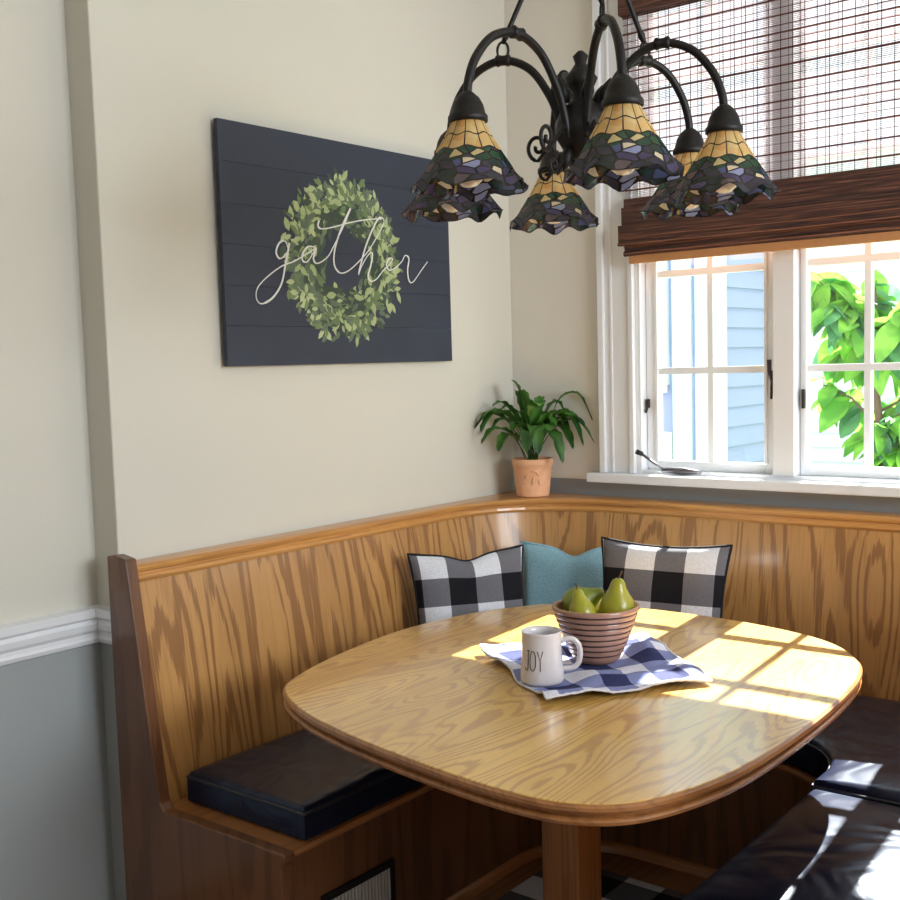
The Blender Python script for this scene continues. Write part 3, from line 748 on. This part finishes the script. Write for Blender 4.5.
b.v = [(.0316+(v[0]-.0322)*.25, v[1], v[2]) for v in b.v]
part(b, 'script_lettering', M['chalk'], sign, sg, smooth=True)

# ------------------------------------------------------------------ potted plant on the corner shelf
pc = (.155, -.112, .9905)
plant = thing('potted_plant', 'peace lily with arching dark leaves in a peach clay pot on the corner ledge', 'plant', pc)
ppf = [(.050, 0), (.053, .002), (.058, .05), (.063, .098), (.0665, .101), (.0675, .118), (.066, .1225), (.062, .1225), (.060, .108), (.001, .106)]
pot = MB().lathe(ppf, 40).build('pot', M['terra'], plant, smooth=True, angle=50)
# raised leaf ornament on the pot
b = MB(); fa = atan2(-.78, .62)
for (s, z, L, ang) in ((-.35, .07, .026, 1.0), (-.05, .055, .030, .2), (.18, .078, .026, -.6), (.30, .05, .022, -.2), (-.55, .05, .02, .6), (.05, .085, .024, 1.5)):
    ptsl = []
    for k in range(9):
        t = k/8; w_ = 0
        aa = fa+s+sin(ang)*L*(t-.5)/.058; zz = z+cos(ang)*L*(t-.5)
        r = .0530+.0095*zz/.098+.001; ptsl.append((r*cos(aa), r*sin(aa), zz))
    b.tube(ptsl, [.0008+.0035*sin(pi*k/8) for k in range(9)], 6)
b.build('relief', M['terra'], pot, smooth=True)
MB().lathe([(.0595, .105), (.03, .109), (.001, .110)], 24, capb=False).build('soil', M['soil'], plant, smooth=True)
plant.scale = (1.1, 1.1, 1.1)
VR, VF = Vector((.78, .62, 0)), Vector((.62, -.78, 0))     # across and towards the viewer
def leaf(dx, df, dz, bend, w_, tipdrop, start=.35):
    """petiole rises from the soil then a pointed blade arches to the tip"""
    base = Vector((random.uniform(-.015, .015), random.uniform(-.015, .015), .108))
    tip = base+VR*dx+VF*df+Vector((0, 0, dz))
    top = base+(tip-base)*.45+Vector((0, 0, bend))
    P = catmull([base, base+(top-base)*.55+Vector((0, 0, .012)), top, top+(tip-top)*.55+Vector((0, 0, bend*.25)), tip+Vector((0, 0, -tipdrop))], 6)
    n = len(P); i0 = int(n*start); b = MB(); b.tube(P[:i0+1], .0017, 6)
    Vv = []; Ff = []
    for i in range(i0, n):
        t = (i-i0)/(n-1-i0); d = (P[min(i+1, n-1)]-P[max(i-1, 0)]).normalized()
        sd = d.cross(Vector((0, 0, 1)))
        if sd.length < .15: sd = VR.copy()
        sd.normalize(); up = sd.cross(d).normalized()
        ww = 1.9*w_*(sin(pi*min(1, t*.92+.06))**.8)*(1 if t < .98 else .1)
        wv = .12*ww*sin(i*1.9)
        Vv += [P[i]-sd*ww+up*(ww*.35+wv), P[i]-sd*ww*.5+up*ww*.08, P[i], P[i]+sd*ww*.5+up*ww*.08, P[i]+sd*ww+up*(ww*.35-wv)]
    m_ = n-i0
    for i in range(m_-1):
        for j in range(4): Ff.append((i*5+j, i*5+j+1, (i+1)*5+j+1, (i+1)*5+j))
    b.add(Vv, Ff); o = b.build('leaf', M['lily'], plant, smooth=True)
S = .0035   # metres per photo pixel at the plant
for (dx, df, dz, bend, w_, td) in (
    (-.175, .02, .100, .055, .016, .03), (-.120, .06, .155, .05, .010, .012), (-.065, .0, .225, .05, .013, .0), (-.035, .05, .19, .05, .014, .0),
    (.185, .02, .115, .115, .010, .05), (.17, .06, .075, .06, .016, .02), (.12, .10, .03, .06, .018, .03), (.095, -.01, .13, .07, .013, .02),
    (.19, .05, .045, .07, .011, .03), (-.15, .08, .045, .045, .012, .02), (-.09, .09, .02, .04, .014, .02), (-.095, .02, .135, .05, .012, .01),
    (.02, .05, .15, .05, .016, .01), (.015, .12, .02, .07, .015, .03), (-.03, .11, .03, .05, .015, .03), (.065, .06, .09, .05, .014, .02),
    (.08, .11, -.01, .065, .015, .03), (-.045, .02, .12, .04, .014, .01), (.045, .02, .16, .03, .012, .02), (-.14, .03, .07, .06, .013, .02),
    (.13, .04, .10, .06, .012, .02), (-.01, .04, .11, .03, .013, .0), (.035, .09, .07, .04, .013, .01), (-.065, .07, .075, .035, .013, .01), (-.16, .06, .09, .07, .020, .03), (.10, .05, .06, .08, .020, .03), (.02, .02, .17, .04, .016, .0), (.15, .08, .05, .09, .016, .04)):
    leaf(dx*1.05, df*.9, dz+.045, bend+.02, w_, td)

# ------------------------------------------------------------------ woven shade
shc = (1.06, -.03, 2.70)
shade = thing('woven_shade', 'woven brown bamboo roman shade half drawn over the window', 'shade', shc)
sx0, sx1 = .505, 2.075
def sp(b, name, mat, parent=shade, **k): return part(b, name, mat, parent, shc, **k)
b = MB(); z = 1.95
while z < 2.66:
    zz = z+random.uniform(-.0004, .0004); b.box(sx0, sx1, -.0335, -.0285, zz, zz+.0016); z += .0054
sp(b, 'woven_panel', M['reed'])
sp(MB().box(sx0-.005, sx1+.005, -.062, -.020, 2.600, 2.76), 'headrail', M['fold'], bevel=.004)
b = MB(); z = 2.595; i = 0
while z > 1.95:
    h = .0044 if i % 2 == 0 else .0014
    b.box(sx0, sx1, -.0385, -.0340, z-h/2+random.uniform(-.001, .001), z+h/2); z -= .0255+random.uniform(-.004, .004); i += 1
sp(b, 'slat', M['slat'])
b = MB(); x = sx0+.02
while x < sx1:
    b.box(x, x+.0019, -.0405, -.0386, 1.95, 2.60); x += .0375
    if random.random() < .3: b.box(x-.012, x-.011, -.0405, -.0386, 1.95, 2.60)
sp(b, 'thread', M['thread'])
# stacked folds at the bottom
for (za, zb_, yf, tk, xi) in ((1.905, 2.005, -.046, .010, 0), (1.870, 1.975, -.060, .010, -.002), (1.845, 1.915, -.076, .012, -.006), (1.812, 1.865, -.066, .018, .012)):
    prof_ = []
    n = 8
    rings = []
    for k in range(n+1):
        a = pi*k/n; rings.append([(sx0+xi+(sx1-sx0)*q/20, yf-tk*.5*sin(a)*1.0-.004*sin(q*.9)*sin(a), za+tk*.5-cos(a)*tk*.5+.004*noise.noise(Vector((q*.4, za*30, 0)))) for q in range(21)])
    rings.append([(sx0+xi+(sx1-sx0)*q/20, yf-tk*.5*.2, zb_) for q in range(21)])
    rings.append([(sx0+xi+(sx1-sx0)*q/20, yf+tk*.3, zb_) for q in range(21)])
    rings.append([(sx0+xi+(sx1-sx0)*q/20, yf+tk*.3, za+tk*.3) for q in range(21)])
    V, Fc, UV = loft(rings, closed_ring=True, caps=True)
    fo = sp(MB().add(V, Fc), 'fold', M['fold'])
    for ee in (.0, .022):
        b = MB(); b.tube([(sx0+xi+(sx1-sx0)*q/20-shc[0], yf-tk*.5-.004*sin(q*.9)*(1 if ee == 0 else .2)-shc[1]+(.004 if ee else 0), za+tk*.5+ee-shc[2]+.004*noise.noise(Vector((q*.4, za*30, 0)))) for q in range(21)], .0016, 6)
        b.build('fold_edge', M['rail_dark'], fo, smooth=True)
sp(MB().box(sx0+.03, sx1-.01, -.070, -.052, 1.787, 1.814), 'bottom_rail', M['rail'], bevel=.003)
b = MB(); b.tube([(.548, -.045, 1.79), (.546, -.045, 1.5), (.548, -.045, 1.30), (.556, -.046, 1.17)], .0013, 6)
sp(b, 'cord', M['white'], smooth=True)

# ------------------------------------------------------------------ chandelier
cc = Vector((1.180, -1.396, 0)); CZ = 2.0
ch = thing('chandelier', 'black wrought-iron six-arm chandelier with stained glass shades above the table', 'chandelier', (cc.x, cc.y, 1.9))
cb = (cc.x, cc.y, 1.9)
def cp_(b, name, mat, parent=ch, **k): return part(b, name, mat, parent, cb, **k)
caps_ = [(1.150,-1.742),(1.418,-1.644),(1.445,-1.291),(1.290,-1.130),(.946,-1.148),(.919,-1.501)]
# centre body
bp_ = [(.003,1.845),(.010,1.850),(.013,1.862),(.007,1.872),(.010,1.880),(.030,1.896),(.045,1.925),(.048,1.955),(.036,1.985),(.020,2.000),(.014,2.015),(.024,2.030),(.030,2.045),(.018,2.062),(.010,2.075),(.014,2.090),(.005,2.100)]
body = cp_(MB().lathe([(a*1.15, z_) for a, z_ in bp_], 28, (cc.x, cc.y, 0)), 'body', M['iron'], smooth=True)
# leaf ornaments on the body
b = MB()
for k in range(6):
    a = k*pi/3+.3
    for (r0, z0, dr, dz, s) in ((.044, 1.99, .018, .05, 1), (.040, 1.90, .014, -.045, 1)):
        p0 = Vector((cc.x+r0*cos(a), cc.y+r0*sin(a), z0)); p1 = p0+Vector((dr*cos(a), dr*sin(a), dz))
        b = MB(); b.tube([p0, p0.lerp(p1, .35), p0.lerp(p1, .7), p1], [.008, .014, .010, .001], 8)
        o = b.build('leaf_ornament', M['iron'], body, smooth=True); o.data.transform(Matrix.Translation([-c for c in cb]))
hub = Vector((cc.x, cc.y, 2.42))
apexes = []
for n_, (x, y) in enumerate(caps_):
    tip = Vector((x, y, 1.960)); d = Vector((x-cc.x, y-cc.y, 0)); Lr = d.length; d.normalize()
    s0 = Vector((cc.x, cc.y, 0))+d*.045
    def P(t, z): return Vector((cc.x, cc.y, 0))+d*(Lr*t)+Vector((0, 0, z))
    big = catmull([P(.13, 1.92), P(.17, 1.97), P(.24, 2.02), P(.38, 2.075), P(.58, 2.098), P(.78, 2.080), P(.92, 2.035), P(.985, 1.99), P(1.0, 1.958)], 6)
    arm = cp_(MB().tube(big, .0085, 10), 'arm', M['iron'], smooth=True)
    k = int(len(big)*.5); q = big[k]; t_ = (big[k+1]-big[k-1]).normalized()
    kb = MB(); kb.tube([q-t_*.016, q-t_*.012, q-t_*.004, q+t_*.004, q+t_*.012, q+t_*.016], [.009, .013, .0105, .0105, .013, .009], 12)
    o = kb.build('collar', M['iron'], arm, smooth=True); o.data.transform(Matrix.Translation([-c for c in cb]))
    apex = q.copy(); apexes.append((q, d))
    # scroll below the arm near the body
    sc_ = []
    for i in range(26):
        a = -pi/2+i/25*2.6*pi; r = .004+.020*(1-i/25)
        sc_.append(P(.33, 1.915)+d*(r*cos(a))+Vector((0, 0, r*sin(a)*1.2)))
    sc_ = [P(.15, 1.95), P(.22, 1.925)]+sc_
    o = MB().tube(sc_, .0042, 7).build('scroll', M['iron'], arm, smooth=True); o.data.transform(Matrix.Translation([-c for c in cb]))
    sc2 = [P(.14, 1.90), P(.20, 1.87)]+[P(.27, 1.862)+d*((.003+.013*(1-i/18))*cos(-pi/2+i/18*2.2*pi))+Vector((0, 0, (.003+.013*(1-i/18))*sin(-pi/2+i/18*2.2*pi))) for i in range(19)]
    o = MB().tube(sc2, .0036, 7).build('scroll', M['iron'], arm, smooth=True); o.data.transform(Matrix.Translation([-c for c in cb]))
    # shade holder cap
    hold = cp_(MB().lathe([(.009, .006), (.012, .004), (.022, -.005), (.029, -.018), (.033, -.034), (.037, -.038), (.037, -.048), (.033, -.050), (.028, -.038), (.012, -.02)], 24, tuple(tip)), 'shade_holder', M['iron'], smooth=True)
    # glass shade with scalloped rim
    ns, nv = 72, 22; ph0 = random.uniform(0, 6)
    def sh(u, v):
        a = 2*pi*u; sc1 = .5+.5*cos(8*a+ph0)
        zz = -.044-.126*v; r = .030+.076*(v**1.15)
        vv = max(0, (v-.7)/.3)
        r += .004*vv*cos(8*a+ph0)+.003*vv*cos(5*a+1)
        zz += (.012*vv*vv)*(sc1-.5)+.004*vv*sin(11*a)
        # faceted upper panels
        fa_ = cos(pi/12)/cos(((a+pi/12) % (pi/6))-pi/12)
        r *= 1+(fa_-1)*max(0, 1-v*1.6)
        return (tip.x+r*cos(a), tip.y+r*sin(a), tip.z+zz)
    V, Fc, UV = grid(sh, ns, nv, lambda u, v: (u, v), closed_u=True); Fc = [f[::-1] for f in Fc]; UV = [q[::-1] for q in UV]
    b = MB().add(V, Fc, UV)
    so = cp_(b, 'lamp_shade', M['art'], smooth=True); so.rotation_euler = (0, 0, 0)
    rim = [sh(i/ns, 1) for i in range(ns)]
    o = MB().tube(rim, .0012, 6, closed=True).build('rim', M['iron'], so, smooth=True); o.data.transform(Matrix.Translation([-c for c in cb]))
    cp_(MB().lathe([(.012, -.05), (.013, -.075), (.020, -.095), (.029, -.120), (.030, -.138), (.024, -.155), (.012, -.165), (.001, -.167)], 20, tuple(tip), capb=True), 'light_bulb', M['bulb'], smooth=True)
    # suspension rod from three of the arms
for n_ in range(6):
    q, d = apexes[n_]
    if n_ not in (1, 3, 5): continue
    top = hub+d*.02; a0_ = q+Vector((0, 0, .034))
    b = MB(); ringp = [q+Vector((0, 0, .020))+Vector((d.x*.012*cos(t), d.y*.012*cos(t), .018*sin(t))) for t in [2*pi*i/14 for i in range(14)]]
    b.tube(ringp, .0028, 6, closed=True)
    rod = MB(); dirv = (top-a0_)
    ps = [0, .03, .06, .08, .10, .50, .54, .58, .62, 1]; rr_ = [.004, .006, .008, .006, .0055, .0055, .009, .009, .0055, .0055]
    rod.tube([a0_+dirv*t for t in ps], rr_, 8)
    ro_ = cp_(rod, 'suspension_rod', M['iron'], smooth=True)
    o = b.build('hook', M['iron'], ro_, smooth=True); o.data.transform(Matrix.Translation([-c for c in cb]))
cp_(MB().lathe([(.002, 2.39), (.022, 2.40), (.030, 2.42), (.020, 2.445), (.008, 2.46), (.008, H-.03), (.055, H-.03), (.065, H-.001)], 24, (cc.x, cc.y, 0)), 'ceiling_canopy', M['iron'], smooth=True)

# ------------------------------------------------------------------ outdoors
tag(MB().box(-14, 16, .30, 24, -.75, -.65).build('lawn', M['lawn']), 'pale sunlit lawn outside the window', 'lawn')['kind'] = 'structure'
hx0, hy0 = -.60, 3.0
house = thing('neighbour_house', 'blue-grey clapboard house close outside the left window', 'house', (-3, 6, -.65)); hb_ = (-3, 6, -.65)
b = MB(); b.box(-6, hx0-.03, hy0+.02, 4.2, -.65, 2.52); part(b, 'wall', M['siding'], house, hb_)
b = MB(); z = -.6
while z < 2.40:     # lapped boards, side face
    b.add([(hx0-.03, hy0+.10, z), (hx0, hy0+.10, z), (hx0-.022, hy0+.10, z+.125), (hx0-.03, hy0+.10, z+.125), (hx0-.03, 4.2, z), (hx0, 4.2, z), (hx0-.022, 4.2, z+.125), (hx0-.03, 4.2, z+.125)],
          [(0,1,2,3), (7,6,5,4), (0,4,5,1), (1,5,6,2), (2,6,7,3), (3,7,4,0)]); z += .125
part(b, 'siding', M['siding'], house, hb_)
b = MB(); b.box(hx0-.14, hx0+.012, hy0-.01, hy0+.02, -.65, 2.52); b.box(hx0-.02, hx0+.012, hy0+.02, hy0+.12, -.65, 2.52); b.box(hx0-.30, hx0-.17, hy0-.005, hy0+.02, -.65, 2.52); b.box(-6, hx0-.31, hy0-.0, hy0+.02, -.65, 1.0)
part(b, 'corner_board', M['trimboard'], house, hb_)
part(MB().box(-6.1, hx0+.08, hy0-.10, 4.3, 2.52, 2.60), 'roof', M['trimboard'], house, hb_)
wf = MB().box(-1.62, -.93, hy0-.015, hy0+.018, 1.30, 2.32).box(-1.62, -.93, hy0-.03, hy0-.015, 1.25, 1.30); wfo = part(wf, 'window', M['trimboard'], house, hb_)
o = MB().box(-1.56, -.985, hy0-.02, hy0-.0155, 1.42, 2.22).build('pane', M['housewin'], wfo); o.data.transform(Matrix.Translation([-c for c in hb_]))
h2 = thing('neighbour_house', 'cream clapboard house behind the garden tree, seen through the right window', 'house', (4, 10, -.65)); h2b = (4, 10, -.65)
b = MB(); b.box(-9, 9, 10.5, 14, -.65, 3.9); part(b, 'wall', M['siding_w'], h2, h2b)
b = MB(); z = -.6
while z < 3.7:
    b.add([(-9, 10.5, z), (-9, 10.45, z), (-9, 10.49, z+.18), (-9, 10.5, z+.18), (9, 10.5, z), (9, 10.45, z), (9, 10.49, z+.18), (9, 10.5, z+.18)],
          [(0,1,2,3), (7,6,5,4), (0,4,5,1), (1,5,6,2), (2,6,7,3), (3,7,4,0)]); z += .18
part(b, 'siding', M['siding_w'], h2, h2b)
# garden tree
tr = thing('garden_tree', 'leafy bright green tree close outside the right window', 'tree', (.78, 1.9, -.65)); trb = (.78, 1.9, -.65)
br = MB(); br.tube([(.78, 1.9, -.65), (.78, 1.88, .3), (.76, 1.86, 1.0), (.70, 1.85, 1.6)], [.05, .035, .022, .010], 8)
tips = []
for k in range(26):
    z = random.uniform(.5, 1.65); t = (z-.3)/1.4; a = random.uniform(0, 2*pi); L = random.uniform(.15, .42)
    p0 = Vector((.78-.06*t, 1.88-.02*t, z)); p1 = p0+Vector((cos(a)*L, sin(a)*L*.5, random.uniform(.05, .35)))
    br.tube([p0, p0.lerp(p1, .5)+Vector((0, 0, .04)), p1], [.008, .006, .003], 6)
    for q in range(9): tips.append(p0.lerp(p1, .3+.7*q/8)+Vector((0, 0, .03)))
part(br, 'trunk', M['bark'], tr, trb, smooth=True)
fl = [MB(), MB()]
for p in tips:
    for q in range(2):
        L = random.uniform(.12, .22); W = L*.26; a = random.uniform(0, 2*pi); el = random.uniform(-1.3, .1)
        d = Vector((cos(a)*cos(el), sin(a)*cos(el), sin(el))); sd = d.cross(Vector((random.uniform(-.5, .5), random.uniform(-.5, .5), 1))).normalized(); up = sd.cross(d)
        V = []
        for i in range(7):
            t = i/6; w_ = W*sin(pi*min(1, t*.95+.03))**.9; c = p+d*L*t-up*(.3*L*t*t)
            V += [c-sd*w_+up*w_*.3, c, c+sd*w_+up*w_*.3]
        F_ = []
        for i in range(6):
            for j in range(2): F_.append((i*3+j, i*3+j+1, (i+1)*3+j+1, (i+1)*3+j))
        fl[0 if random.random() < .7 else 1].add(V, F_)
part(fl[0], 'foliage', M['tree'], tr, trb, smooth=True); part(fl[1], 'foliage', M['tree2'], tr, trb, smooth=True)
